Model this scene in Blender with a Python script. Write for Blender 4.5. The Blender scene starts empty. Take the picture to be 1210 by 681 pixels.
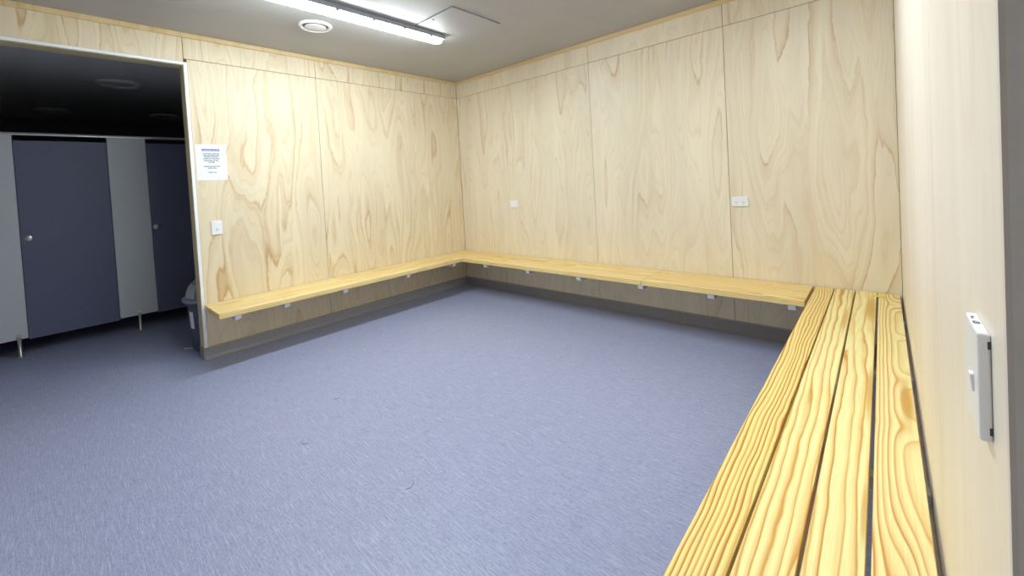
import bpy, bmesh, math, random
from mathutils import Matrix, Vector

random.seed(7)
scn = bpy.context.scene
COL = scn.collection

# ------------------------------------------------------------------ helpers
def tag(o, label=None, cat=None, group=None, kind=None):
    if label: o['label'] = label
    if cat: o['category'] = cat
    if group: o['group'] = group
    if kind: o['kind'] = kind
    return o

def empty(name, loc, label, cat, group=None):
    o = bpy.data.objects.new(name, None)
    COL.objects.link(o)
    o.location = loc
    o.empty_display_size = 0.05
    return tag(o, label, cat, group)

def wpos(o):
    v = Vector(o.location)
    while o.parent:
        o = o.parent
        v = v + Vector(o.location)
    return v

def obj(name, bm, mats, parent=None, origin=None, smooth=False):
    """link a bmesh (world coordinates) as one mesh object"""
    if not isinstance(mats, (list, tuple)): mats = [mats]
    bmesh.ops.recalc_face_normals(bm, faces=bm.faces[:])
    if origin is not None:
        bmesh.ops.translate(bm, verts=bm.verts[:], vec=-Vector(origin))
    me = bpy.data.meshes.new(name)
    bm.to_mesh(me)
    bm.free()
    for m in mats: me.materials.append(m)
    if smooth:
        for p in me.polygons: p.use_smooth = True
    o = bpy.data.objects.new(name, me)
    COL.objects.link(o)
    if parent is not None:
        o.parent = parent
        o.location = (Vector(origin) if origin is not None else Vector((0, 0, 0))) - wpos(parent)
    elif origin is not None:
        o.location = origin
    return o

def new(): return bmesh.new()

def box(bm, x0, x1, y0, y1, z0, z1, bev=0.0, seg=2, mi=0):
    t = bmesh.new()
    bmesh.ops.create_cube(t, size=1)
    for v in t.verts:
        v.co = Vector(((x0 + x1) / 2 + v.co.x * (x1 - x0), (y0 + y1) / 2 + v.co.y * (y1 - y0), (z0 + z1) / 2 + v.co.z * (z1 - z0)))
    if bev > 0:
        bmesh.ops.bevel(t, geom=t.edges[:], offset=bev, segments=seg, profile=0.5, affect='EDGES')
    merge(bm, t, mi)

def merge(bm, t, mi=0, M=None):
    vs = {}
    for v in t.verts:
        vs[v] = bm.verts.new(M @ v.co if M is not None else v.co)
    out = []
    for f in t.faces:
        try:
            g = bm.faces.new([vs[v] for v in f.verts])
            g.material_index = mi
            g.smooth = f.smooth
            out.append(g)
        except ValueError:
            pass
    t.free()
    return out

def prism(bm, pts, axis, a, b, bev=0.0, mi=0):
    """polygon pts (2-D) extruded along axis from a to b"""
    t = bmesh.new()
    def mk(p, q):
        if axis == 'X': return Vector((q, p[0], p[1]))
        if axis == 'Y': return Vector((p[0], q, p[1]))
        return Vector((p[0], p[1], q))
    v0 = [t.verts.new(mk(p, a)) for p in pts]
    v1 = [t.verts.new(mk(p, b)) for p in pts]
    n = len(pts)
    t.faces.new(v0); t.faces.new(v1[::-1])
    for i in range(n):
        t.faces.new((v0[i], v0[(i + 1) % n], v1[(i + 1) % n], v1[i]))
    bmesh.ops.recalc_face_normals(t, faces=t.faces[:])
    if bev > 0:
        bmesh.ops.bevel(t, geom=t.edges[:], offset=bev, segments=2, profile=0.5, affect='EDGES')
    merge(bm, t, mi)

def lathe(bm, prof, c, n=48, M=None, mi=0, smooth=True):
    """prof: list of (r, z); closed at r=0 ends"""
    t = bmesh.new()
    rings = []
    for r, z in prof:
        if r < 1e-6:
            rings.append([t.verts.new((0, 0, z))])
        else:
            rings.append([t.verts.new((r * math.cos(2 * math.pi * k / n), r * math.sin(2 * math.pi * k / n), z)) for k in range(n)])
    for a, b in zip(rings[:-1], rings[1:]):
        for k in range(n):
            k2 = (k + 1) % n
            if len(a) == 1 and len(b) == 1: continue
            if len(a) == 1: t.faces.new((a[0], b[k], b[k2]))
            elif len(b) == 1: t.faces.new((a[k], a[k2], b[0]))
            else: t.faces.new((a[k], a[k2], b[k2], b[k]))
    for f in t.faces: f.smooth = smooth
    bmesh.ops.recalc_face_normals(t, faces=t.faces[:])
    T = Matrix.Translation(Vector(c))
    if M is not None: T = T @ M
    merge(bm, t, mi, T)

def tube(bm, pts, r, n=8, closed=False, mi=0):
    t = bmesh.new()
    pts = [Vector(p) for p in pts]
    m = len(pts)
    rings = []
    for i, p in enumerate(pts):
        if closed: d = pts[(i + 1) % m] - pts[i - 1]
        else: d = pts[min(i + 1, m - 1)] - pts[max(i - 1, 0)]
        d.normalize()
        u = d.cross(Vector((0, 0, 1)))
        if u.length < 1e-4: u = d.cross(Vector((1, 0, 0)))
        u.normalize(); w = d.cross(u)
        rings.append([t.verts.new(p + r * (math.cos(2 * math.pi * k / n) * u + math.sin(2 * math.pi * k / n) * w)) for k in range(n)])
    for i in range(m if closed else m - 1):
        a, b = rings[i], rings[(i + 1) % m]
        for k in range(n):
            t.faces.new((a[k], a[(k + 1) % n], b[(k + 1) % n], b[k]))
    if not closed:
        t.faces.new(rings[0]); t.faces.new(rings[-1][::-1])
    for f in t.faces: f.smooth = True
    merge(bm, t, mi)

# ------------------------------------------------------------------ materials
def srgb(r, g, b):
    def f(c):
        c /= 255.0
        return c / 12.92 if c <= 0.04045 else ((c + 0.055) / 1.055) ** 2.4
    return (f(r), f(g), f(b), 1)

class NT:
    def __init__(s, name):
        s.m = bpy.data.materials.new(name)
        s.m.use_nodes = True
        s.t = s.m.node_tree
        s.b = s.t.nodes['Principled BSDF']
    def n(s, typ, **kw):
        x = s.t.nodes.new(typ)
        for k, v in kw.items(): setattr(x, k, v)
        return x
    def link(s, a, b): s.t.links.new(a, b)
    def put(s, sock, v):
        if isinstance(v, bpy.types.NodeSocket): s.link(v, sock)
        else: sock.default_value = v
    def math(s, op, a, b=None, c=None, clamp=False):
        x = s.n('ShaderNodeMath', operation=op, use_clamp=clamp)
        s.put(x.inputs[0], a)
        if b is not None: s.put(x.inputs[1], b)
        if c is not None: s.put(x.inputs[2], c)
        return x.outputs[0]
    def xyz(s):
        tc = s.n('ShaderNodeTexCoord')
        sp = s.n('ShaderNodeSeparateXYZ')
        s.link(tc.outputs['Object'], sp.inputs[0])
        return sp.outputs
    def vec(s, x, y, z):
        c = s.n('ShaderNodeCombineXYZ')
        s.put(c.inputs[0], x); s.put(c.inputs[1], y); s.put(c.inputs[2], z)
        return c.outputs[0]
    def noise(s, v, scale=1.0, detail=2.0, rough=0.5, dist=0.0):
        x = s.n('ShaderNodeTexNoise')
        s.link(v, x.inputs['Vector'])
        x.inputs['Scale'].default_value = scale
        x.inputs['Detail'].default_value = detail
        x.inputs['Roughness'].default_value = rough
        x.inputs['Distortion'].default_value = dist
        return x.outputs['Fac']
    def ramp(s, f, stops, interp='LINEAR'):
        x = s.n('ShaderNodeValToRGB')
        x.color_ramp.interpolation = interp
        e = x.color_ramp.elements
        while len(e) < len(stops): e.new(0.5)
        for el, (p, c) in zip(e, stops):
            el.position = p
            el.color = c if len(c) == 4 else (*c, 1)
        s.link(f, x.inputs[0])
        return x.outputs[0]
    def mix(s, f, a, b, mode='MIX'):
        x = s.n('ShaderNodeMix', data_type='RGBA', blend_type=mode)
        s.put(x.inputs[0], f); s.put(x.inputs[6], a); s.put(x.inputs[7], b)
        return x.outputs[2]
    def bump(s, h, strength=0.2, dist=0.001):
        x = s.n('ShaderNodeBump')
        x.inputs['Strength'].default_value = strength
        x.inputs['Distance'].default_value = dist
        s.link(h, x.inputs['Height'])
        s.link(x.outputs[0], s.b.inputs['Normal'])

def g4(v): return (v, v, v, 1)

def plain(name, c, rough=0.5, metal=0.0, var=0.04, scale=30, spec=0.5):
    k = NT(name)
    p = k.xyz()
    f = k.noise(k.vec(p[0], p[1], p[2]), scale, 3)
    lo = tuple(max(0, x * (1 - var)) for x in c[:3]) + (1,)
    hi = tuple(min(1, x * (1 + var)) for x in c[:3]) + (1,)
    k.link(k.ramp(f, [(0.3, lo), (0.7, hi)]), k.b.inputs['Base Color'])
    k.b.inputs['Roughness'].default_value = rough
    k.b.inputs['Metallic'].default_value = metal
    k.b.inputs['Specular IOR Level'].default_value = spec
    return k.m

def plywood(name, axis, seed0, pale, tan, deep, amount=1.0, N=15.0, rough=0.42):
    """rotary-cut radiata ply: nested cathedral contours stretched vertically"""
    k = NT(name)
    p = k.xyz()
    U = p[0] if axis == 'X' else p[1]
    V = p[2]
    at = k.n('ShaderNodeAttribute', attribute_name='sheet')
    sd = k.math('MULTIPLY', at.outputs['Fac'], 9.7)
    Us = k.math('ADD', U, k.math('MULTIPLY', sd, 1.37))
    # wobble so the veins wander
    wob = k.noise(k.vec(k.math('MULTIPLY', Us, 2.4), k.math('MULTIPLY', V, 1.5), k.math('ADD', sd, seed0)), 1.0, 1.0, 0.5)
    wob2 = k.noise(k.vec(k.math('MULTIPLY', Us, 9.0), k.math('MULTIPLY', V, 5.0), k.math('ADD', sd, seed0 + 40.0)), 1.0, 3.0, 0.6)
    Uw = k.math('ADD', Us, k.math('MULTIPLY', k.math('SUBTRACT', wob, 0.5), 0.10))
    Uw = k.math('ADD', Uw, k.math('MULTIPLY', k.math('SUBTRACT', wob2, 0.5), 0.040))
    big = k.noise(k.vec(k.math('MULTIPLY', Uw, 3.3), k.math('MULTIPLY', V, 0.45), k.math('ADD', sd, seed0 + 3.1)), 1.0, 1.6, 0.5)
    fine = k.noise(k.vec(k.math('MULTIPLY', Us, 60.0), k.math('MULTIPLY', V, 3.0), k.math('ADD', sd, 5.0)), 1.0, 3, 0.6)
    v = k.math('ADD', k.math('MULTIPLY', big, N), k.math('MULTIPLY', fine, 0.35))
    t = k.math('FRACT', v)
    saw = k.ramp(t, [(0.0, g4(0.42)), (0.07, g4(0.04)), (0.35, g4(0.0)), (0.60, g4(0.25)), (0.88, g4(0.50)), (0.95, g4(0.85)), (1.0, g4(0.45))])
    # some growth rings tan, some hardly seen
    idn = k.noise(k.vec(k.math('MULTIPLY', k.math('FLOOR', v), 0.77), k.math('MULTIPLY', V, 0.8), sd), 1.0, 1)
    msk = k.ramp(idn, [(0.34, g4(0.12)), (0.64, g4(1.0))])
    loc = k.noise(k.vec(k.math('MULTIPLY', Us, 3.0), k.math('MULTIPLY', V, 1.3), k.math('ADD', sd, 21.0)), 1.0, 2)
    msk2 = k.ramp(loc, [(0.34, g4(0.25)), (0.60, g4(1.0))])
    a = k.math('MULTIPLY', k.math('MULTIPLY', saw, msk), msk2)
    v2 = k.math('FRACT', k.math('ADD', k.math('MULTIPLY', big, N * 2.6), k.math('MULTIPLY', fine, 0.5)))
    thin = k.ramp(v2, [(0.0, g4(0.1)), (0.08, g4(0.0)), (0.70, g4(0.02)), (0.93, g4(0.30)), (1.0, g4(0.1))])
    msk3 = k.ramp(loc, [(0.40, g4(1.0)), (0.62, g4(0.25))])
    a = k.math('ADD', a, k.math('MULTIPLY', thin, msk3))
    a = k.math('MULTIPLY', a, amount, clamp=True)
    tone = k.noise(k.vec(k.math('MULTIPLY', Us, 5.0), k.math('MULTIPLY', V, 0.5), k.math('ADD', sd, 11.0)), 1.0, 3, 0.6)
    base = k.ramp(tone, [(0.28, tuple(x * 0.93 for x in pale[:3])), (0.72, tuple(min(1, x * 1.06) for x in pale[:3]))])
    pores = k.noise(k.vec(k.math('MULTIPLY', Us, 320.0), k.math('MULTIPLY', V, 9.0), sd), 1.0, 2)
    base = k.mix(k.ramp(pores, [(0.55, g4(0)), (0.8, g4(0.30))]), base, tan)
    c = k.mix(k.math('MULTIPLY', a, 1.5, clamp=True), base, tan)
    c = k.mix(k.math('SUBTRACT', k.math('MULTIPLY', a, 1.3), 0.5, clamp=True), c, deep)
    k.link(c, k.b.inputs['Base Color'])
    k.b.inputs['Roughness'].default_value = rough
    k.b.inputs['Specular IOR Level'].default_value = 0.4
    k.bump(pores, 0.06, 0.001)
    return k.m

def timber(name, axis, cc, h0, slope, freq, seed, light, mid, dark, L0=0.0, knots=(), wob=0.016, width=0.75, resin=(), irr=0.8, hw=None):
    """flat-sawn pine: growth rings cut by the board face; knots bend them into loops"""
    k = NT(name)
    p = k.xyz()
    L, C = (p[0], p[1]) if axis == 'X' else (p[1], p[0])
    n1 = k.noise(k.vec(k.math('MULTIPLY', L, 2.1), k.math('MULTIPLY', C, 5.0), seed), 1.0, 2.5, 0.5)
    n2 = k.noise(k.vec(k.math('MULTIPLY', L, 0.9), k.math('MULTIPLY', C, 3.0), seed + 7.7), 1.0, 2)
    n3 = k.noise(k.vec(k.math('MULTIPLY', L, 9.0), k.math('MULTIPLY', C, 60.0), seed + 1.3), 1.0, 3)
    X = k.math('ADD', k.math('SUBTRACT', C, cc), k.math('MULTIPLY', k.math('SUBTRACT', n1, 0.5), wob * 2))
    H = k.math('ADD', k.math('ADD', h0, k.math('MULTIPLY', k.math('SUBTRACT', L, L0), slope)),
               k.math('MULTIPLY', k.math('SUBTRACT', n2, 0.5), wob * 3 if hw is None else hw))
    H = k.math('ADD', H, k.math('MULTIPLY', p[2], 0.9))
    H = k.math('SUBTRACT', H, 0.41)
    r = k.math('SQRT', k.math('ADD', k.math('MULTIPLY', X, X), k.math('MULTIPLY', H, H)))
    v = k.math('MULTIPLY', r, freq)
    blot = None
    for (kl, kc, amp, sl, sc) in knots:
        dl = k.math('DIVIDE', k.math('SUBTRACT', L, kl), sl)
        dc = k.math('DIVIDE', k.math('SUBTRACT', C, kc), sc)
        d2 = k.math('ADD', k.math('MULTIPLY', dl, dl), k.math('MULTIPLY', dc, dc))
        e = k.math('POWER', 2.718, k.math('MULTIPLY', d2, -1.0))
        v = k.math('ADD', v, k.math('MULTIPLY', e, amp))
        blot = e if blot is None else k.math('MAXIMUM', blot, e)
    n4 = k.noise(k.vec(k.math('MULTIPLY', L, 0.55), k.math('MULTIPLY', C, 17.0), seed + 5.5), 1.0, 2)
    v = k.math('ADD', v, k.math('MULTIPLY', k.math('SUBTRACT', n4, 0.5), irr))
    v = k.math('ADD', v, k.math('MULTIPLY', n3, 0.16))
    t = k.math('FRACT', v)
    q = width
    a = k.ramp(t, [(0.0, g4(0.30)), (0.10, g4(0.0)), (q * 0.55, g4(0.05)), (q, g4(0.48)), (0.93, g4(1.0)), (1.0, g4(0.34))])
    idn = k.noise(k.vec(k.math('MULTIPLY', k.math('FLOOR', v), 0.63), k.math('MULTIPLY', L, 0.3), seed), 1.0, 1)
    a = k.math('MULTIPLY', a, k.ramp(idn, [(0.3, g4(0.45)), (0.65, g4(1.0))]))
    fib = k.noise(k.vec(k.math('MULTIPLY', L, 5.0), k.math('MULTIPLY', C, 260.0), seed + 3.0), 1.0, 2)
    lt = k.ramp(fib, [(0.3, tuple(x * 0.90 for x in light[:3])), (0.7, tuple(min(1, x * 1.06) for x in light[:3]))])
    c = k.mix(k.math('MULTIPLY', a, 1.4, clamp=True), lt, mid)
    c = k.mix(k.math('SUBTRACT', k.math('MULTIPLY', a, 1.6), 0.7, clamp=True), c, dark)
    st = None
    for (kl, kc, sl, sc, w) in resin:          # resin stains in the wood
        dl = k.math('DIVIDE', k.math('SUBTRACT', L, kl), sl)
        dc = k.math('DIVIDE', k.math('SUBTRACT', k.math('ADD', C, k.math('MULTIPLY', n1, 0.008)), kc + 0.004), sc)
        d2 = k.math('ADD', k.math('MULTIPLY', dl, dl), k.math('MULTIPLY', dc, dc))
        e = k.math('MULTIPLY', k.math('POWER', 2.718, k.math('MULTIPLY', k.math('MULTIPLY', d2, d2), -1.0)), w)
        st = e if st is None else k.math('MAXIMUM', st, e)
    if st is not None:
        c = k.mix(st, c, (mid[0] * 0.8, mid[1] * 0.75, mid[2] * 0.45, 1))
    k.link(c, k.b.inputs['Base Color'])
    k.b.inputs['Roughness'].default_value = 0.38
    k.b.inputs['Specular IOR Level'].default_value = 0.4
    k.bump(fib, 0.08, 0.001)
    return k.m

PALE = srgb(226, 205, 163)
TAN = srgb(203, 168, 116)
DEEP = srgb(176, 134, 84)
M_ply_left = plywood('ply_left', 'Y', 2.0, srgb(236, 222, 192), srgb(216, 189, 146), srgb(190, 152, 106), 1.0, 13.0)
M_ply_back = plywood('ply_back', 'X', 8.4, srgb(240, 227, 201), srgb(222, 199, 163), srgb(190, 158, 118), 0.9, 12.0)
M_ply_right = plywood('ply_right', 'Y', 5.2, srgb(244, 233, 219), srgb(232, 214, 192), srgb(218, 192, 164), 0.6, 8.0, rough=0.36)
M_gap = plain('sheet_gap', srgb(96, 74, 46), 0.8)
M_cornice = plywood('cornice_pine', 'Y', 3.0, srgb(230, 206, 158), srgb(216, 180, 118), srgb(196, 150, 84), 0.8, 9.0)
M_lining = plain('jamb_lining', srgb(205, 190, 150), 0.6, 0.0, 0.05, 12)
M_white_metal = plain('white_aluminium', srgb(248, 250, 250), 0.35, 0.0, 0.02)
M_capping = plain('capping', srgb(206, 196, 160), 0.5, 0.0, 0.03)
M_white_plastic = plain('white_plastic', srgb(243, 243, 245), 0.3, 0.0, 0.01)
M_slot = plain('slot_dark', srgb(70, 70, 78), 0.6)
M_grey_paint = plain('grey_paint', srgb(232, 226, 222), 0.6, 0.0, 0.03)
M_jamb_edge = plain('pale_edge', srgb(226, 214, 206), 0.5, 0.0, 0.02)
M_bracket = plain('bracket_white', srgb(205, 205, 208), 0.4, 0.0, 0.03)
M_housing = plain('lamp_grey', srgb(168, 172, 180), 0.5, 0.0, 0.02)
M_clip = plain('clip_grey', srgb(150, 154, 160), 0.4, 0.3, 0.02)
M_panel_grey = plain('laminate_pale_grey', srgb(208, 213, 218), 0.45, 0.0, 0.02)
M_panel_dark = plain('laminate_slate', srgb(100, 104, 132), 0.5, 0.0, 0.05, 60)
M_rail = plain('anodised_aluminium', srgb(190, 190, 194), 0.35, 0.7, 0.03)
M_steel = plain('brushed_steel', srgb(205, 203, 198), 0.28, 0.9, 0.04)
M_bin = plain('bin_navy', srgb(78, 83, 110), 0.5, 0.0, 0.06)
M_bin_lid = plain('bin_lid_grey', srgb(128, 132, 150), 0.5, 0.0, 0.06)
M_bin_flap = plain('bin_flap_grey', srgb(172, 174, 182), 0.5, 0.0, 0.05)
M_paper = plain('paper_white', srgb(242, 245, 248), 0.7, 0.0, 0.01)
M_ink = plain('ink_navy', srgb(34, 44, 70), 0.7)
M_ink_blue = plain('ink_blue', srgb(66, 70, 176), 0.7)
M_ink_cyan = plain('ink_teal', srgb(36, 84, 140), 0.7)
M_yellow = plain('yellow_plastic', srgb(252, 240, 60), 0.4, 0.0, 0.03)
M_hair = plain('hair_dark', srgb(40, 36, 40), 0.6)
M_ceiling_white = plain('washroom_ceiling_white', srgb(238, 238, 238), 0.6, 0.0, 0.01)  # colour raised above the main ceiling's to stand in for light missing there
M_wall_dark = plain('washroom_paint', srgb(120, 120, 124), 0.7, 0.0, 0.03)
M_wall_white = plain('white_paint', srgb(222, 218, 210), 0.6, 0.0, 0.02)
M_vent_gap = plain('vent_gap', srgb(92, 92, 98), 0.7)

def ceiling_mat():
    k = NT('ceiling_paint')
    p = k.xyz()
    f = k.noise(k.vec(p[0], p[1], p[2]), 3.0, 4)
    k.link(k.ramp(f, [(0.3, srgb(180, 179, 178)), (0.7, srgb(186, 185, 184))]), k.b.inputs['Base Color'])
    k.b.inputs['Roughness'].default_value = 0.55
    k.bump(k.noise(k.vec(p[0], p[1], p[2]), 400.0, 2), 0.05, 0.001)
    return k.m
M_ceiling = ceiling_mat()

def vinyl():
    k = NT('vinyl_blue_grey')
    p = k.xyz()
    w = k.noise(k.vec(k.math('MULTIPLY', p[0], 6.0), k.math('MULTIPLY', p[1], 6.0), 0.0), 1.0, 2)
    yy = k.math('ADD', p[1], k.math('MULTIPLY', w, 0.02))
    f1 = k.noise(k.vec(k.math('MULTIPLY', p[0], 9.0), k.math('MULTIPLY', yy, 230.0), p[2]), 1.0, 2, 0.6)
    f2 = k.noise(k.vec(k.math('MULTIPLY', p[0], 11.0), k.math('MULTIPLY', yy, 240.0), 9.0), 1.0, 2, 0.6)
    f3 = k.noise(k.vec(k.math('MULTIPLY', p[0], 50.0), k.math('MULTIPLY', yy, 260.0), 4.0), 1.0, 2, 0.6)
    c = k.ramp(f3, [(0.35, srgb(143, 149, 180)), (0.65, srgb(169, 174, 203))])
    c = k.mix(k.ramp(f1, [(0.52, g4(0)), (0.68, g4(0.58))]), c, srgb(190, 197, 224))
    c = k.mix(k.ramp(f2, [(0.50, g4(0)), (0.68, g4(0.58))]), c, srgb(128, 133, 166))
    k.link(c, k.b.inputs['Base Color'])
    k.b.inputs['Roughness'].default_value = 0.42
    k.b.inputs['Specular IOR Level'].default_value = 0.45
    k.bump(f1, 0.10, 0.001)
    return k.m
M_vinyl = vinyl()
M_upstand = plain('vinyl_upstand', srgb(150, 148, 152), 0.5, 0.0, 0.06, 60)

def glow(name, col, strength):
    k = NT(name)
    p = k.xyz()
    f = k.noise(k.vec(p[0], p[1], p[2]), 20.0, 1)
    k.link(k.ramp(f, [(0.3, tuple(c * 0.98 for c in col[:3])), (0.7, col)]), k.b.inputs['Emission Color'])
    k.b.inputs['Emission Strength'].default_value = strength
    k.b.inputs['Base Color'].default_value = (0.9, 0.9, 0.9, 1)
    return k.m
M_glow = glow('opal_diffuser', (0.85, 0.95, 1.0, 1), 82.0)
M_glow_dim = glow('opal_diffuser_dim', (0.85, 0.95, 1.0, 1), 60.0)  # same opal lens, emission lowered to balance the room brightness

# ------------------------------------------------------------------ room dimensions
ZC, ZCO, ZJ, ZS = 2.712, 2.673, 2.50, 0.10
W = 4.303
YP = -2.893           # ply edge at the opening
YO = -2.915           # clear opening edge
YO2 = -4.20           # far side of the opening
ZH = 2.472
T = 0.13              # partition thickness
YREAR = -4.32
YW = -4.75
YRE = -3.105          # end of right wall (doorway)
ZB, TB, WB = 0.4605, 0.0415, 0.458

def structure(name, bm, mats, smooth=False):
    o = obj(name, bm, mats, smooth=smooth)
    o['kind'] = 'structure'
    return o

def set_sheet(o, fn):
    at = o.data.attributes.new('sheet', 'FLOAT', 'FACE')
    for i, pl in enumerate(o.data.polygons):
        at.data[i].value = fn(pl.center)

# floor and ceiling
b = new(); box(b, -5.4, W + 1.5, YW - 0.15, 0.15, -0.12, 0.0)
structure('floor', b, M_vinyl)
b = new(); box(b, -0.06, W + 1.5, YW - 0.15, 0.15, ZC, ZC + 0.1)
structure('ceiling', b, M_ceiling)
b = new(); box(b, -5.4, -0.06, YW - 0.15, 0.15, ZC, ZC + 0.1)
structure('ceiling_washroom', b, M_ceiling_white)

def sheets(bm, axis, face, depth, rects, gap=0.0018, mi=0):
    """ply sheets standing 'depth' proud of the backing; face = room-side coordinate"""
    for (u0, u1, z0, z1) in rects:
        u0, u1 = min(u0, u1) + gap, max(u0, u1) - gap
        a, c = min(face, face + depth), max(face, face + depth)
        if axis == 'Y':
            box(bm, a, c, u0, u1, z0 + gap, z1 - gap, 0.0008, 1, mi)
        else:
            box(bm, u0, u1, a, c, z0 + gap, z1 - gap, 0.0008, 1, mi)

# left wall: ply over a core, with the wide opening and the header above it
b = new()
box(b, -T, -0.008, YO, 0.12, 0.0, ZC, mi=1)
box(b, -T, -0.008, YO2, YO, ZH - 0.022, ZC, mi=1)
box(b, -T, -0.008, YREAR, YO2, 0.0, ZC, mi=1)
YL = -1.855
sheets(b, 'Y', 0.0, -0.008, [(0, YL, ZS, ZJ), (YL, YP, ZS, ZJ), (0, YL, ZJ, ZC), (YL, YP - 0.02, ZJ, ZC),
                              (YP - 0.02, YREAR, ZH, ZC), (YO2 - 0.022, YREAR, ZS, ZH)])
for (a_, c_, d_, f_) in ((YO, 0.12, 0.0, ZC), (YO2, YO, ZH - 0.022, ZC), (YW, YO2, 0.0, ZC)):
    box(b, -T - 0.010, -T, a_, c_, d_, f_, mi=2)
o = structure('wall_left', b, [M_ply_left, M_gap, M_wall_white])
def f_left(c):
    s = 0.0 if c.y > YL else (1.0 if c.y > YP - 0.02 else 2.0)
    return s + (3.3 if c.z > ZJ and c.y > YP - 0.02 else 0.0)
set_sheet(o, f_left)

# back wall
b = new()
X1, X2 = 2.0405, 3.2945
box(b, 0.0, W + 0.12, 0.008, 0.12, 0.0, ZC, mi=1)
sheets(b, 'X', 0.0, 0.008, [(0, X1, ZS, ZJ), (X1, X2, ZS, ZJ), (X2, W, ZS, ZJ), (0, X1, ZJ, ZC), (X1, X2, ZJ, ZC), (X2, W, ZJ, ZC)])
o = structure('wall_back', b, [M_ply_back, M_gap])
set_sheet(o, lambda c: (0.4 if c.x < X1 else (1.7 if c.x < X2 else 2.6)) + (4.1 if c.z > ZJ else 0.0))

# right wall, ending at the doorway the picture is taken from; grey-painted end
b = new()
box(b, W + 0.008, W + 0.12, YRE, 0.0, 0.0, ZC, mi=1)
box(b, W + 0.008, W + 0.12, -4.05, YRE, 2.12, ZC, mi=1)
box(b, W + 0.008, W + 0.12, YREAR, -4.05, 0.0, ZC, mi=1)
sheets(b, 'Y', W, 0.008, [(0, -1.2, ZS, ZJ), (-1.2, -2.42, ZS, ZJ), (-2.42, YRE + 0.004, ZS, ZJ), (0, -1.2, ZJ, ZC), (-1.2, -2.42, ZJ, ZC),
                          (-2.42, YRE + 0.004, ZJ, ZC), (YRE, -4.05, 2.12, ZC), (-4.05, YREAR, ZS, ZC)])
box(b, W - 0.012, W, -2.95, -0.40, 0.335, 0.378, 0.002, 1, 0)      # ledger under the bench
o = structure('wall_right', b, [M_ply_right, M_gap])
set_sheet(o, lambda c: (0.2 if c.y > -1.2 else (1.1 if c.y > -2.42 else 2.9)) + (2.1 if c.z > ZJ else 0.0))
b = new()
box(b, W + 0.003, W + 0.135, YRE - 0.006, YRE, 0.0, 2.12)
structure('trim_1', b, M_grey_paint)
b = new()
box(b, W - 0.001, W + 0.003, YRE - 0.006, YRE + 0.004, ZS, ZC)
structure('trim_2', b, M_jamb_edge)

# rear wall behind the camera and the passage outside the doorway
b = new(); box(b, -T, W + 1.5, YREAR - 0.12, YREAR, 0.0, ZC)
structure('wall_rear', b, M_wall_white)
b = new(); box(b, W + 1.38, W + 1.5, YREAR, 0.12, 0.0, ZC)
structure('wall_passage', b, M_wall_white)
b = new(); box(b, W + 0.12, W + 1.38, 0.0, 0.12, 0.0, ZC)
structure('wall_passage_end', b, M_wall_white)

# washroom beyond the opening
b = new(); box(b, -5.4, -5.28, YW, 0.12, 0.0, ZC)
structure('wall_washroom_far', b, M_wall_dark)
b = new(); box(b, -5.28, -T, -0.9, -0.78, 0.0, ZC)
structure('wall_washroom_right', b, M_wall_dark)
b = new(); box(b, -5.28, -T, YW - 0.12, YW, 0.0, ZC)
structure('wall_washroom_left', b, M_wall_white)

# pine cornice strips
b = new(); box(b, 0.0, 0.014, YREAR, 0.0, ZCO, ZC, 0.003)
structure('trim_3', b, M_cornice)
b = new(); box(b, 0.014, W, -0.014, 0.0, ZCO, ZC, 0.003)
structure('trim_4', b, M_cornice)
b = new(); box(b, W - 0.014, W, YRE, -0.014, ZCO, ZC, 0.003)
structure('trim_5', b, M_cornice)

# white angle trim round the opening
b = new()
box(b, -0.012, 0.004, YO, YP, ZS, ZH, 0.001, 1)
box(b, -0.012, 0.004, YO2, YO, ZH - 0.022, ZH, 0.001, 1)
box(b, -0.012, 0.004, YO2 - 0.022, YO2, ZS, ZH, 0.001, 1)
structure('trim_6', b, M_white_metal)
# timber lining of the jamb
b = new()
box(b, -T, -0.012, YO - 0.004, YO, ZS, ZH - 0.022)
box(b, -T, -0.012, YO2, YO2 + 0.004, ZS, ZH - 0.022)
box(b, -T, -0.012, YO2 + 0.004, YO - 0.004, ZH - 0.026, ZH - 0.022)
structure('trim_7', b, M_lining)

# coved vinyl upstand with a pale capping bead
def cove(th=0.006, r=0.035):
    pts = [(0.0, 0.0), (0.0, ZS - 0.004), (th, ZS - 0.004), (th, r)]
    for i in range(1, 6):
        a = math.pi / 2 * i / 6
        pts.append((th + r * (1 - math.cos(a)), r - r * math.sin(a)))
    pts.append((th + r, 0.0))
    return pts
def smooth_upstand(nm, bm):
    structure(nm, bm, [M_upstand, M_capping])
b = new()
prism(b, [(x, z) for x, z in cove()], 'Y', YO, 0.0)
box(b, 0.0, 0.008, YP, 0.0, ZS - 0.004, ZS, mi=1)
box(b, -T - 0.006, 0.006, YO - 0.008, YO, 0.0, ZS)          # wraps the wall end
smooth_upstand('baseboard_left', b)
b = new()
prism(b, [(-x, z) for x, z in cove()], 'X', 0.0, W)
box(b, 0.0, W, -0.008, 0.0, ZS - 0.004, ZS, mi=1)
smooth_upstand('baseboard_back', b)
b = new()
prism(b, [(W - x, z) for x, z in cove()], 'Y', YRE, 0.0)
box(b, W - 0.008, W, YRE, 0.0, ZS - 0.004, ZS, mi=1)
smooth_upstand('baseboard_right', b)

# ------------------------------------------------------------------ benches
LT, MD, DK = srgb(250, 226, 150), srgb(226, 176, 88), srgb(196, 132, 50)
def plank(name, bm, mat, parent): return obj(name, bm, mat, parent)

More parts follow.
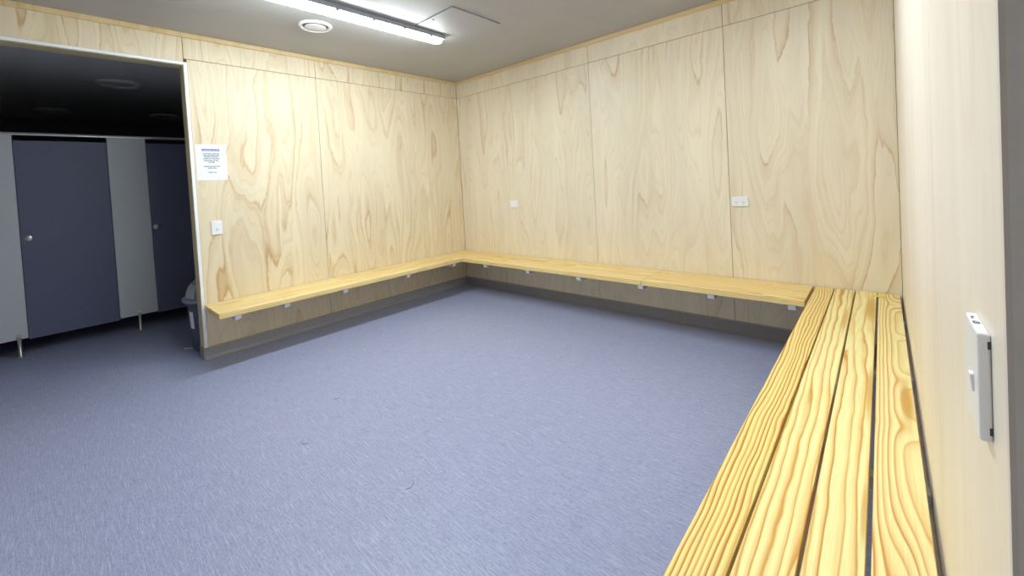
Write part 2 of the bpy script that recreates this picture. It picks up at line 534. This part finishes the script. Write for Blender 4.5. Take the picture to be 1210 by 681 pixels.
def bracket(parent, pos, ang):
    """white steel angle bracket: arm under the seat, leg on the wall; pos = wall point under the bench, ang = direction away from the wall"""
    bm = new()
    zt = ZB - TB
    w = 0.022
    t = bmesh.new()
    pts = [(0.0, zt), (WB - 0.010, zt), (WB - 0.016, zt - 0.032), (WB - 0.05, zt - 0.036), (0.0, zt - 0.030)]
    prism(t, pts, 'Y', -w, w, 0.0)
    M = Matrix.Translation(Vector((pos[0], pos[1], 0))) @ Matrix.Rotation(ang, 4, 'Z')
    merge(bm, t, 0, M)
    return obj('support_bracket', bm, M_bracket, parent)

GAP = 0.006
PW = (WB - 0.006 - 3 * GAP) / 4
# bench on the left wall (grain along Y)
lb = empty('bench', (WB / 2, -1.45, 0), 'pale pine slatted bench along the plywood wall between the notice and the far left corner', 'bench')
for i in range(4):
    x0 = 0.006 + i * (PW + GAP); x1 = x0 + PW
    m = timber('pine_left_%d' % i, 'Y', x0 + [0.2, 0.03, -0.15, 0.08][i], 0.05 + 0.02 * i, 0.01, 85, 30.0 + i * 3.3,
               srgb(250, 228, 164), srgb(224, 174, 96), srgb(190, 130, 60))
    bm = new()
    t = bmesh.new()
    prism(t, [(x0, -2.896), (x1, -2.896), (x1, -x1), (x0, -x0)], 'Z', ZB - TB, ZB, 0.003)   # mitred at the corner
    merge(bm, t)
    plank('plank', bm, m, lb)
for y in (-2.77, -2.41, -1.90, -1.21, -0.58):
    bracket(lb, (0.008, y), 0.0)

# bench on the back wall (grain along X)
bb = empty('bench', (1.95, -WB / 2, 0), 'long pale pine slatted bench under the two power plates on the far wall', 'bench')
XE = 3.8267
for i in range(4):
    y0 = -0.006 - i * (PW + GAP); y1 = y0 - PW
    for j, (xa, xb) in enumerate(((None, 2.705), (2.708, XE))):
        m = timber('pine_back_%d_%d' % (i, j), 'X', (y0 + y1) / 2 + [0.1, -0.02, 0.16, -0.1][(i + 2 * j) % 4], 0.05 + 0.015 * ((i + j) % 3), 0.012, 85 + 15 * j,
                   60.0 + i * 2.9 + j * 9, srgb(250, 226, 160), srgb(224, 172, 90), srgb(190, 128, 56))
        bm = new()
        if xa is None:
            pts = [(-y0, y0), (xb, y0), (xb, y1), (-y1, y1)]
        else:
            pts = [(xa, y0), (xb, y0), (xb, y1), (xa, y1)]
        t = bmesh.new()
        prism(t, pts, 'Z', ZB - TB, ZB, 0.003)
        merge(bm, t)
        plank('plank', bm, m, bb)
for x in (0.84, 1.47, 2.09, 2.70, 3.25, 3.755):
    bracket(bb, (x, -0.008), -math.pi / 2)

# bench on the right wall, four boards with bold grain
rb = empty('bench', (4.07, -1.5, 0), 'bold-grained golden pine bench of four boards in the right foreground', 'bench')
ZR = 0.4575
RX = [(3.8435, 3.9475), (3.9545, 4.0610), (4.0690, 4.1735), (4.1835, 4.2890)]
YR0, YR1 = -0.012, -3.06
KNOTS = ((-0.28, 4.275, 1.9, 0.12, 0.045), (-0.90, 4.275, 1.1, 0.05, 0.02), (-1.45, 4.272, 1.15, 0.085, 0.034), (-1.845, 4.268, 1.15, 0.095, 0.036), (-2.60, 4.245, 3.1, 0.26, 0.042))
mats = [
    timber('pine_right_a', 'Y', 3.72, 0.10, 0.020, 88, 3.1, srgb(252, 228, 150), srgb(222, 162, 68), srgb(168, 100, 30), L0=-1.5, wob=0.018, width=0.66, irr=1.6),
    timber('pine_right_b', 'Y', 3.86, 0.07, 0.030, 44, 9.4, srgb(255, 240, 172), srgb(232, 182, 98), srgb(196, 132, 54), L0=-1.5, wob=0.020, irr=2.4,
           resin=((-0.72, 4.045, 0.22, 0.014, 0.75),)),
    timber('pine_right_c', 'Y', 3.97, 0.06, 0.028, 36, 17.9, srgb(255, 240, 174), srgb(234, 186, 104), srgb(200, 138, 62), L0=-1.7, wob=0.022, irr=2.6,
           resin=((-0.42, 4.15, 0.26, 0.024, 0.9), (-1.62, 4.166, 0.22, 0.010, 0.8), (-2.36, 4.168, 0.12, 0.007, 0.7))),
    timber('pine_right_d', 'Y', 4.280, 0.1005, 0.0006, 140, 25.2, srgb(254, 236, 170), srgb(230, 178, 100), srgb(198, 134, 66), L0=-1.2, wob=0.007, width=0.72, irr=0.35, hw=0.003,
           knots=KNOTS,
           resin=((-1.64, 4.268, 0.16, 0.017, 0.95),)),
]
for (x0, x1), m in zip(RX, mats):
    bm = new()
    box(bm, x0, x1, YR1, YR0, ZR - 0.042, ZR, 0.0025)
    plank('plank', bm, m, rb)
for y in (-0.5, -1.3, -2.1, -2.85):
    bm = new()
    t = bmesh.new()
    zt = ZR - 0.042
    prism(t, [(4.300, zt), (3.86, zt), (3.86, zt - 0.014), (3.90, zt - 0.034), (4.300, zt - 0.034)], 'Y', y - 0.02, y + 0.02)
    merge(bm, t)
    obj('support_bracket', bm, M_bracket, rb)

# ------------------------------------------------------------------ ceiling fittings
def strip_light(cx, label, gm):
    y1, y0 = -1.23, -2.98
    e = empty('strip_light', (cx, (y0 + y1) / 2, ZC), label, 'ceiling light', 'batten lights on the ceiling')
    bm = new()
    prism(bm, [(cx - 0.064, ZC - 0.045), (cx + 0.064, ZC - 0.045), (cx + 0.064, ZC - 0.034), (cx + 0.052, ZC - 0.001), (cx - 0.052, ZC - 0.001), (cx - 0.064, ZC - 0.034)], 'Y', y0, y1, 0.004)
    obj('housing', bm, M_housing, e)
    bm = new()
    pts = []
    for i in range(17):
        a = math.pi * i / 16
        pts.append((cx - 0.052 * math.copysign(abs(math.cos(a)) ** 0.7, math.cos(a)), ZC - 0.045 - 0.030 * math.sin(a) ** 0.8))
    prism(bm, pts, 'Y', y0 + 0.012, y1 - 0.03, 0.0)
    obj('diffuser', bm, gm, e)
    for y in (-1.39, -1.66, -1.94, -2.23, -2.52, -2.80):
        for s in (-1, 1):
            bm = new()
            box(bm, cx + s * 0.064 - 0.003, cx + s * 0.064 + 0.003, y - 0.012, y + 0.012, ZC - 0.060, ZC - 0.032, 0.0015)
            obj('clip', bm, M_clip, e)
    return e
strip_light(1.25, 'glowing white batten light on the ceiling beside the round vent and hatch', M_glow)
strip_light(3.52, 'glowing white batten light on the ceiling nearer the right wall', M_glow_dim)

def ceiling_vent(x, y, R, name, label, cat, group=None, drop=0.012):
    e = empty(name, (x, y, ZC), label, cat, group)
    bm = new()
    lathe(bm, [(R * 0.74, 0.0), (R, 0.0), (R * 0.995, -drop * 0.35), (R * 0.93, -drop), (R * 0.86, -drop * 1.1), (R * 0.80, -drop * 0.7), (R * 0.76, -drop * 0.1), (R * 0.74, 0.0)], (x, y, ZC))
    obj('rim', bm, M_white_plastic, e)
    bm = new()
    lathe(bm, [(0, -0.0005), (R * 0.78, -0.0005), (R * 0.78, -0.0015), (0, -0.0015)], (x, y, ZC))
    obj('recess', bm, M_vent_gap, e)
    bm = new()
    lathe(bm, [(0, -0.002), (R * 0.52, -0.002), (R * 0.63, -drop * 0.6), (R * 0.64, -drop * 0.75), (R * 0.61, -drop * 0.95), (R * 0.35, -drop * 1.05), (0, -drop * 1.1)], (x, y, ZC))
    obj('centre_disc', bm, M_white_plastic, e)
    return e
ceiling_vent(0.80, -2.17, 0.126, 'ceiling_vent', 'small white round vent on the ceiling next to the glowing strip light', 'ceiling vent', None, 0.016)

def round_light(x, y, label):
    R = 0.19
    e = empty('round_ceiling_light', (x, y, ZC), label, 'ceiling light', 'unlit round lights in the dark washroom')
    bm = new()
    lathe(bm, [(R * 0.74, 0.0), (R, 0.0), (R, -0.018), (R * 0.96, -0.030), (R * 0.88, -0.030), (R * 0.80, -0.012), (R * 0.74, 0.0)], (x, y, ZC))
    obj('rim', bm, M_white_plastic, e)
    bm = new()
    lathe(bm, [(0, -0.001), (R * 0.79, -0.001), (R * 0.79, -0.008), (R * 0.5, -0.013), (0, -0.015)], (x, y, ZC))
    obj('cover', bm, M_ceiling_white, e)
round_light(-2.17, -3.12, 'unlit round ceiling light nearest the opening, highest in the washroom view')
round_light(-4.37, -3.62, 'unlit round ceiling light far back above the slate cubicle door')
round_light(-4.27, -2.43, 'unlit round ceiling light far back beside the white opening post')

# ceiling hatch
hx0, hx1, hy0, hy1 = 1.322, 1.812, -1.565, -1.03
e = empty('ceiling_hatch', ((hx0 + hx1) / 2, (hy0 + hy1) / 2, ZC), 'square white access hatch in the ceiling past the end of the strip light', 'hatch')
bm = new()
fw = 0.005
for (a, c, d, f) in ((hx0, hx1, hy0, hy0 + fw), (hx0, hx1, hy1 - fw, hy1), (hx0, hx0 + fw, hy0 + fw, hy1 - fw), (hx1 - fw, hx1, hy0 + fw, hy1 - fw)):
    box(bm, a, c, d, f, ZC - 0.003, ZC)
obj('frame', bm, M_vent_gap, e)
bm = new(); box(bm, hx0 + fw, hx1 - fw, hy0 + fw, hy1 - fw, ZC - 0.006, ZC, 0.001, 1)
obj('hatch_panel', bm, M_ceiling, e)
bm = new(); lathe(bm, [(0, 0), (0.009, 0), (0.009, -0.003), (0.0, -0.003)], (1.522, -1.522, ZC - 0.006), 16)
obj('latch', bm, M_slot, e)

# ------------------------------------------------------------------ plates on the walls
def toggle_box(bm, c, n, u, w, h, d0, d1, tilt=0.0, bev=0.0015):
    """small box on a wall: c centre on wall, n normal, u horizontal axis"""
    n, u, c = Vector(n), Vector(u), Vector(c)
    t = bmesh.new()
    box(t, -w / 2, w / 2, -h / 2, h / 2, d0, d1, bev, 2)
    M = Matrix(((u.x, 0, n.x, c.x), (u.y, 0, n.y, c.y), (u.z, 1, n.z, c.z), (0, 0, 0, 1)))
    if tilt: M = M @ Matrix.Rotation(tilt, 4, 'X')
    merge(bm, t, 0, M)

def text_mesh(bm, s, size, c, n, u, depth=0.0004, fit=None):
    cu = bpy.data.curves.new('lettering', 'FONT')
    cu.body = s; cu.size = size; cu.align_x = 'CENTER'; cu.align_y = 'CENTER'; cu.extrude = depth / 2
    cu.offset = 0.035 * size; cu.resolution_u = 2
    ob = bpy.data.objects.new('lettering', cu)
    COL.objects.link(ob)
    dg = bpy.context.evaluated_depsgraph_get()
    dg.update()
    me = bpy.data.meshes.new_from_object(ob.evaluated_get(dg))
    bpy.data.objects.remove(ob); bpy.data.curves.remove(cu)
    t = bmesh.new(); t.from_mesh(me); bpy.data.meshes.remove(me)
    n, u, c = Vector(n), Vector(u), Vector(c)
    up = n.cross(u)
    sx = 1.0
    if fit and t.verts:
        xs = [v.co.x for v in t.verts]
        sx = fit / (max(xs) - min(xs))
    M = Matrix(((u.x * sx, up.x, n.x, c.x), (u.y * sx, up.y, n.y, c.y), (u.z * sx, up.z, n.z, c.z), (0, 0, 0, 1)))
    merge(bm, t, 0, M)

# light switch beside the opening (left wall, facing +x)
sy, sz = -2.771, 1.093
e = empty('light_switch', (0, sy, sz), 'small white upright light switch on the plywood below the paper notice', 'light switch')
bm = new(); toggle_box(bm, (0, sy, sz), (1, 0, 0), (0, 1, 0), 0.078, 0.116, 0.0, 0.011, 0, 0.003)
obj('plate', bm, M_white_plastic, e)
bm = new(); toggle_box(bm, (0.011, sy, sz - 0.004), (1, 0, 0), (0, 1, 0), 0.017, 0.024, -0.002, 0.004, 0.12, 0.001)
r = obj('rocker', bm, M_white_plastic, e)
bm = new(); toggle_box(bm, (0.0112, sy, sz - 0.019), (1, 0, 0), (0, 1, 0), 0.014, 0.004, -0.001, 0.0006, 0, 0.0)
obj('indicator_mark', bm, M_slot, e)

# blank wall plate (back wall, facing -y)
px, pz = 0.936, 1.079
e = empty('wall_plate', (px, 0, pz), 'small plain white wall plate on the far wall nearest the corner', 'wall plate')
bm = new(); toggle_box(bm, (px, 0, pz), (0, -1, 0), (1, 0, 0), 0.118, 0.080, 0.0, 0.011, 0, 0.003)
obj('plate', bm, M_white_plastic, e)
for s in (-1, 1):
    bm = new()
    lathe(bm, [(0, 0.001), (0.0035, 0.0008), (0.004, -0.001), (0, -0.001)], (px + s * 0.042, -0.011, pz), 14, Matrix.Rotation(math.pi / 2, 4, 'X'))
    obj('screw_cap', bm, M_white_plastic, e)

# double power socket
px, pz = 3.369, 1.081
e = empty('power_socket', (px, 0, pz), 'white double power socket on the far wall right of a sheet joint', 'power socket')
bm = new(); toggle_box(bm, (px, 0, pz), (0, -1, 0), (1, 0, 0), 0.120, 0.078, 0.0, 0.011, 0, 0.003)
obj('plate', bm, M_white_plastic, e)
for s in (-1, 1):
    cx = px + s * 0.026
    bm = new()
    for (dx, dz, rot, h) in ((-0.007, -0.004, 0.5, 0.008), (0.007, -0.004, -0.5, 0.008), (0.0, -0.018, 0.0, 0.008)):
        t = bmesh.new()
        box(t, -0.0014, 0.0014, -0.0006, 0.0006, -h / 2, h / 2)
        merge(bm, t, 0, Matrix.Translation(Vector((cx + dx, -0.0113, pz + dz))) @ Matrix.Rotation(rot, 4, 'Y'))
    obj('socket_slots', bm, M_slot, e)
    bm = new(); toggle_box(bm, (cx + s * 0.006, -0.011, pz + 0.022), (0, -1, 0), (1, 0, 0), 0.011, 0.015, -0.002, 0.0035, 0.15, 0.001)
    obj('rocker', bm, M_white_plastic, e)

# light switch on the right wall close to the camera (facing -x)
sy, sz = -2.988, 1.0925
e = empty('light_switch', (W, sy, sz), 'large white wall switch in the near right foreground above the bench', 'light switch')
bm = new()
toggle_box(bm, (W, sy, sz), (-1, 0, 0), (0, -1, 0), 0.083, 0.116, 0.0, 0.0100, 0, 0.0022)
obj('plate', bm, M_white_plastic, e)
bm = new()
toggle_box(bm, (W - 0.0100, sy - 0.010, sz - 0.006), (-1, 0, 0), (0, -1, 0), 0.012, 0.020, -0.002, 0.0026, 0.10, 0.001)
obj('rocker', bm, M_white_plastic, e)
for dz in (-0.046, 0.046):
    bm = new(); toggle_box(bm, (W, sy - 0.0413, sz + dz), (-1, 0, 0), (0, -1, 0), 0.0012, 0.008, 0.0004, 0.0026, 0, 0.0)
    obj('clip_notch', bm, M_slot, e)
bm = new()
box(bm, W - 0.0072, W - 0.0062, sy + 0.014, sy + 0.024, sz + 0.0579, sz + 0.0583)
box(bm, W - 0.0072, W - 0.0045, sy + 0.022, sy + 0.024, sz + 0.0579, sz + 0.0583)
text_mesh(bm, 'L31', 0.007, (W - 0.0058, sy - 0.001, sz + 0.0581), (0, 0, 1), (0, -1, 0), 0.0003)
obj('moulded_lettering', bm, M_ink, e)

# paper notice
ny, nz = -2.772, 1.651
NW, NH = 0.214, 0.302
e = empty('paper_notice', (0, ny, nz), 'white paper notice with a blue heading taped on plywood beside the opening', 'notice')
bm = new()
t = bmesh.new()
G = 10
vv = [[None] * (G + 1) for _ in range(G + 1)]
for i in range(G + 1):
    for j in range(G + 1):
        a, c = i / G - 0.5, j / G - 0.5
        x = 0.0008 + 0.004 * max(0, abs(c) - 0.38) * 2 * (1 if a < 0 else 0.6)
        vv[i][j] = t.verts.new((x, ny + a * NW, nz + c * NH))
for i in range(G):
    for j in range(G):
        t.faces.new((vv[i][j], vv[i + 1][j], vv[i + 1][j + 1], vv[i][j + 1]))
ex = bmesh.ops.extrude_face_region(t, geom=t.faces[:])
for g in ex['geom']:
    if isinstance(g, bmesh.types.BMVert): g.co.x -= 0.0008
merge(bm, t)
obj('sheet', bm, M_paper, e)
top = nz + NH / 2
bm = new(); box(bm, 0.0010, 0.0022, ny - 0.064, ny + 0.060, top - 0.055, top - 0.039)
obj('heading_band', bm, M_ink_blue, e)
bm = new(); text_mesh(bm, 'CHANGING ROOMS', 0.010, (0.0024, ny - 0.002, top - 0.0475), (1, 0, 0), (0, 1, 0), fit=0.114)
obj('heading_lettering', bm, M_paper, e)
bm = new()
lines = [('IF YOU FIND THAT THE', 0.078, 0.112), ('TOILETS OR CHANGING AREAS', 0.092, 0.116), ('REQUIRE ATTENTION', 0.106, 0.096),
         ('PLEASE LET THE STAFF', 0.122, 0.118), ('KNOW AND WE WILL', 0.138, 0.102), ('FIX THEM', 0.152, 0.040),
         ('PLEASE USE AND KEEP', 0.186, 0.114), ('COMFORTABLE', 0.202, 0.062)]
for k_, (s, d, wd) in enumerate(lines):
    if k_ == 6:
        obj('printed_paragraph', bm, M_ink, e)
        bm = new()
    text_mesh(bm, s, 0.0105, (0.0017, ny - 0.001, top - d), (1, 0, 0), (0, 1, 0), fit=wd)
obj('printed_paragraph', bm, M_ink, e)
bm = new(); text_mesh(bm, 'THANK YOU', 0.0125, (0.0017, ny - 0.001, top - 0.238), (1, 0, 0), (0, 1, 0), fit=0.062)
obj('closing_text', bm, M_ink_cyan, e)

# ------------------------------------------------------------------ toilet cubicles in the washroom
XF = -1.65
e = empty('toilet_cubicle', (XF - 0.7, -3.4, 0), 'row of toilet cubicles with slate doors and pale grey panels through the opening', 'toilet cubicle')
ZP0, ZP1 = 0.158, 2.025
def panel(name, y0, y1, z0, z1, m, x=XF, th=0.02):
    bm = new(); box(bm, x - th, x, y0, y1, z0, z1, 0.0012, 1)
    return obj(name, bm, m, e)
def door(y0, y1, ky, opened=0.0):
    d = panel('cubicle_door', y0 + 0.004, y1 - 0.004, 0.142, 1.976, M_panel_dark, XF - 0.004)
    bm = new()
    Mx = Matrix.Rotation(math.pi / 2, 4, 'Y')
    lathe(bm, [(0.026, 0.0), (0.029, 0.003), (0.029, 0.010), (0.022, 0.014), (0.0, 0.014)], (XF - 0.004, ky, 1.071), 28, Mx)
    t = bmesh.new(); box(t, XF + 0.009, XF + 0.0115, ky - 0.017, ky + 0.017, 1.067, 1.075, 0.001)
    merge(bm, t)
    obj('door_knob', bm, M_steel, d)
panel('pilaster_panel', -4.215, -3.914, ZP0, ZP1, M_panel_grey)
door(-3.914, -3.296, -3.862)
panel('pilaster_panel', -3.296, -3.000, ZP0, ZP1, M_panel_grey)
door(-3.000, -2.390, -2.958)
panel('pilaster_panel', -2.390, -2.100, ZP0, ZP1, M_panel_grey)
door(-4.74, -4.215, -4.30)
bm = new()
prism(bm, [(XF - 0.028, ZP1), (XF + 0.008, ZP1), (XF + 0.008, ZP1 + 0.012), (XF + 0.002, ZP1 + 0.026), (XF - 0.022, ZP1 + 0.026), (XF - 0.028, ZP1 + 0.012)], 'Y', -4.74, -0.92, 0.002)
obj('head_rail', bm, M_rail, e)
def leg(y):
    bm = new()
    lathe(bm, [(0, 0), (0.026, 0), (0.026, 0.006), (0.016, 0.012), (0.013, 0.016), (0.013, ZP0 + 0.02), (0, ZP0 + 0.02)], (XF + 0.012, y, 0), 20)
    box(bm, XF - 0.024, XF + 0.014, y - 0.016, y + 0.016, ZP0 - 0.004, ZP0 + 0.045, 0.003)
    obj('leg', bm, M_steel, e)
leg(-3.967); leg(-3.150); leg(-2.245)
panel('front_panel', -2.100, -0.92, ZP0, ZP1, M_panel_grey)
leg(-1.5)
for y in (-4.06, -3.15, -2.245):
    bm = new(); box(bm, XF - 1.55, XF - 0.03, y - 0.01, y + 0.01, 0.15, 2.0)
    obj('divider_panel', bm, M_panel_grey, e)
bm = new(); box(bm, XF - 1.57, XF - 1.55, -4.74, -0.92, 0.02, 2.0)
obj('rear_panel', bm, M_wall_dark, e)

# ------------------------------------------------------------------ bin behind the post
bx, by = -0.39, -2.765
e = empty('swing_top_bin', (bx, by, 0), 'dark navy swing-top bin half hidden behind the white opening post', 'bin')
def sring(t, r, z, n=40, pw=3.0):
    out = []
    for k in range(n):
        a = 2 * math.pi * k / n
        c, s = math.cos(a), math.sin(a)
        d = (abs(c) ** pw + abs(s) ** pw) ** (-1 / pw)
        out.append(t.verts.new((bx + r * d * c, by + r * d * s, z)))
    return out
def sweep(bm, prof, cap0=True, cap1=True, pw=3.0, mi=0):
    t = bmesh.new()
    R = [sring(t, r, z, 40, pw) for r, z in prof]
    for a, c in zip(R[:-1], R[1:]):
        for k in range(40):
            f = t.faces.new((a[k], a[(k + 1) % 40], c[(k + 1) % 40], c[k])); f.smooth = True
    if cap0: t.faces.new(R[0])
    if cap1: t.faces.new(R[-1][::-1])
    bmesh.ops.recalc_face_normals(t, faces=t.faces[:])
    merge(bm, t, mi)
bm = new()
sweep(bm, [(0.152, 0.0), (0.158, 0.008), (0.166, 0.20), (0.176, 0.42), (0.176, 0.438)])
obj('body', bm, M_bin, e)
bm = new()
sweep(bm, [(0.180, 0.432), (0.212, 0.438), (0.216, 0.450), (0.212, 0.462), (0.186, 0.466), (0.178, 0.485), (0.170, 0.525), (0.152, 0.575), (0.120, 0.611), (0.076, 0.630), (0.02, 0.636)], pw=2.6)
lid = obj('lid', bm, M_bin_lid, e)
bm = new()
t = bmesh.new()
prof = [(0.182, 0.474), (0.175, 0.515), (0.160, 0.558), (0.139, 0.590)]
fr = []
for r, z in prof:
    row = []
    for k in range(9):
        a = math.radians(-90 - 40 + 80 * k / 8)
        c, s = math.cos(a), math.sin(a)
        d = (abs(c) ** 2.6 + abs(s) ** 2.6) ** (-1 / 2.6)
        row.append(t.verts.new((bx + (r + 0.004) * d * c, by + (r + 0.004) * d * s, z)))
    fr.append(row)
for a, c in zip(fr[:-1], fr[1:]):
    for k in range(8): t.faces.new((a[k], a[k + 1], c[k + 1], c[k]))
ex = bmesh.ops.extrude_face_region(t, geom=t.faces[:])
for g in ex['geom']:
    if isinstance(g, bmesh.types.BMVert): g.co += (Vector((bx, by, g.co.z - 0.05)) - g.co).normalized() * 0.008
merge(bm, t)
obj('swing_flap', bm, M_bin_flap, lid)
bm = new()
t = bmesh.new()
rows = []
for z, r in ((0.205, 0.1662), (0.355, 0.1732)):
    row = []
    for a in (-88, -78, -68, -60):
        c, s = math.cos(math.radians(a)), math.sin(math.radians(a))
        d = (abs(c) ** 3 + abs(s) ** 3) ** (-1 / 3)
        row.append(t.verts.new((bx + (r + 0.0015) * d * c, by + (r + 0.0015) * d * s, z)))
    rows.append(row)
for k in range(3): t.faces.new((rows[0][k], rows[0][k + 1], rows[1][k + 1], rows[1][k]))
ex = bmesh.ops.extrude_face_region(t, geom=t.faces[:])
for g in ex['geom']:
    if isinstance(g, bmesh.types.BMVert): g.co += (Vector((bx, by, g.co.z)) - g.co).normalized() * 0.003
merge(bm, t)
obj('sticker', bm, M_paper, e)

# paper scrap on the floor
bm = new()
t = bmesh.new()
ps = [(-0.515, -2.975, 0.001), (-0.475, -2.968, 0.004), (-0.445, -2.925, 0.003), (-0.432, -2.918, 0.001), (-0.448, -2.915, 0.001), (-0.462, -2.921, 0.004), (-0.490, -2.955, 0.003), (-0.52, -2.962, 0.001)]
vs = [t.verts.new(p) for p in ps]
for q in ((0, 1, 6, 7), (1, 2, 5, 6), (2, 3, 4, 5)): t.faces.new([vs[i] for i in q])
ex = bmesh.ops.extrude_face_region(t, geom=t.faces[:])
for g in ex['geom']:
    if isinstance(g, bmesh.types.BMVert): g.co.z -= 0.001
merge(bm, t)
tag(obj('paper_scrap', bm, M_paper, origin=(-0.47, -2.945, 0.0)), 'thin white scrap of paper on the floor at the foot of the bin', 'paper scrap')

# yellow looped band lying on the right-hand bench
bm = new()
pts = [(4.150, -0.088), (4.158, -0.100), (4.166, -0.120), (4.176, -0.136), (4.190, -0.140), (4.205, -0.134), (4.216, -0.122), (4.217, -0.110), (4.206, -0.104), (4.194, -0.108), (4.180, -0.116), (4.170, -0.108), (4.160, -0.092)]
tube(bm, [(x, y, ZR + 0.0032) for x, y in pts], 0.0030, 8, True)
tag(obj('plastic_band', bm, M_yellow, origin=(4.185, -0.112, ZR)), 'small bright yellow looped plastic band lying across two bench boards by the wall', 'plastic band')

# stray hairs on the vinyl
for (hx, hy, r, le, lab) in ((1.564, -2.535, 0.9, 0.035, 'tiny dark hair on the vinyl floor, farthest back of the three stray hairs'),
                             (1.884, -2.862, 0.35, 0.05, 'thin curled dark hair on the vinyl floor, leftmost of the three stray hairs'),
                             (2.622, -2.677, 1.9, 0.05, 'thin dark hair on the vinyl floor, nearest the camera of the three stray hairs')):
    bm = new()
    pts = []
    for i in range(9):
        s = i / 8 - 0.5
        pts.append((hx + le * s * math.cos(r) - 0.012 * (s * s) * math.sin(r) * 4, hy + le * s * math.sin(r) + 0.012 * (s * s) * math.cos(r) * 4, 0.0009))
    tube(bm, pts, 0.0009, 6)
    tag(obj('hair_strand', bm, M_hair, origin=(hx, hy, 0.0)), lab, 'hair', 'stray hairs on the vinyl floor')

# ------------------------------------------------------------------ world, camera, colour management
wd = bpy.data.worlds.new('World')
scn.world = wd
wd.use_nodes = True
wd.node_tree.nodes['Background'].inputs[0].default_value = (0.02, 0.02, 0.022, 1)

cam = bpy.data.cameras.new('Camera')
co = bpy.data.objects.new('Camera', cam)
COL.objects.link(co)
R = Matrix(((0.7419086, 0.02494685, 0.67003678), (0.66814438, 0.05620385, -0.7419058), (-0.05616686, 0.9981076, 0.02503002)))
co.matrix_world = Matrix.Translation(Vector((4.22338463, -3.67171389, 1.33692863))) @ R.to_4x4()
cam.sensor_fit = 'HORIZONTAL'
cam.sensor_width = 36.0
cam.lens = 485.58312 / 1210 * 36.0
cam.shift_x = 0.0
cam.shift_y = -(340.5 - 227.83805) / 1210
cam.clip_start = 0.01
scn.camera = co

vs = scn.view_settings
scn.display_settings.display_device = 'sRGB'
vs.view_transform = 'Standard'
vs.look = 'None'
vs.gamma = 1.0
vs.use_curve_mapping = False
vs.exposure = 0.0
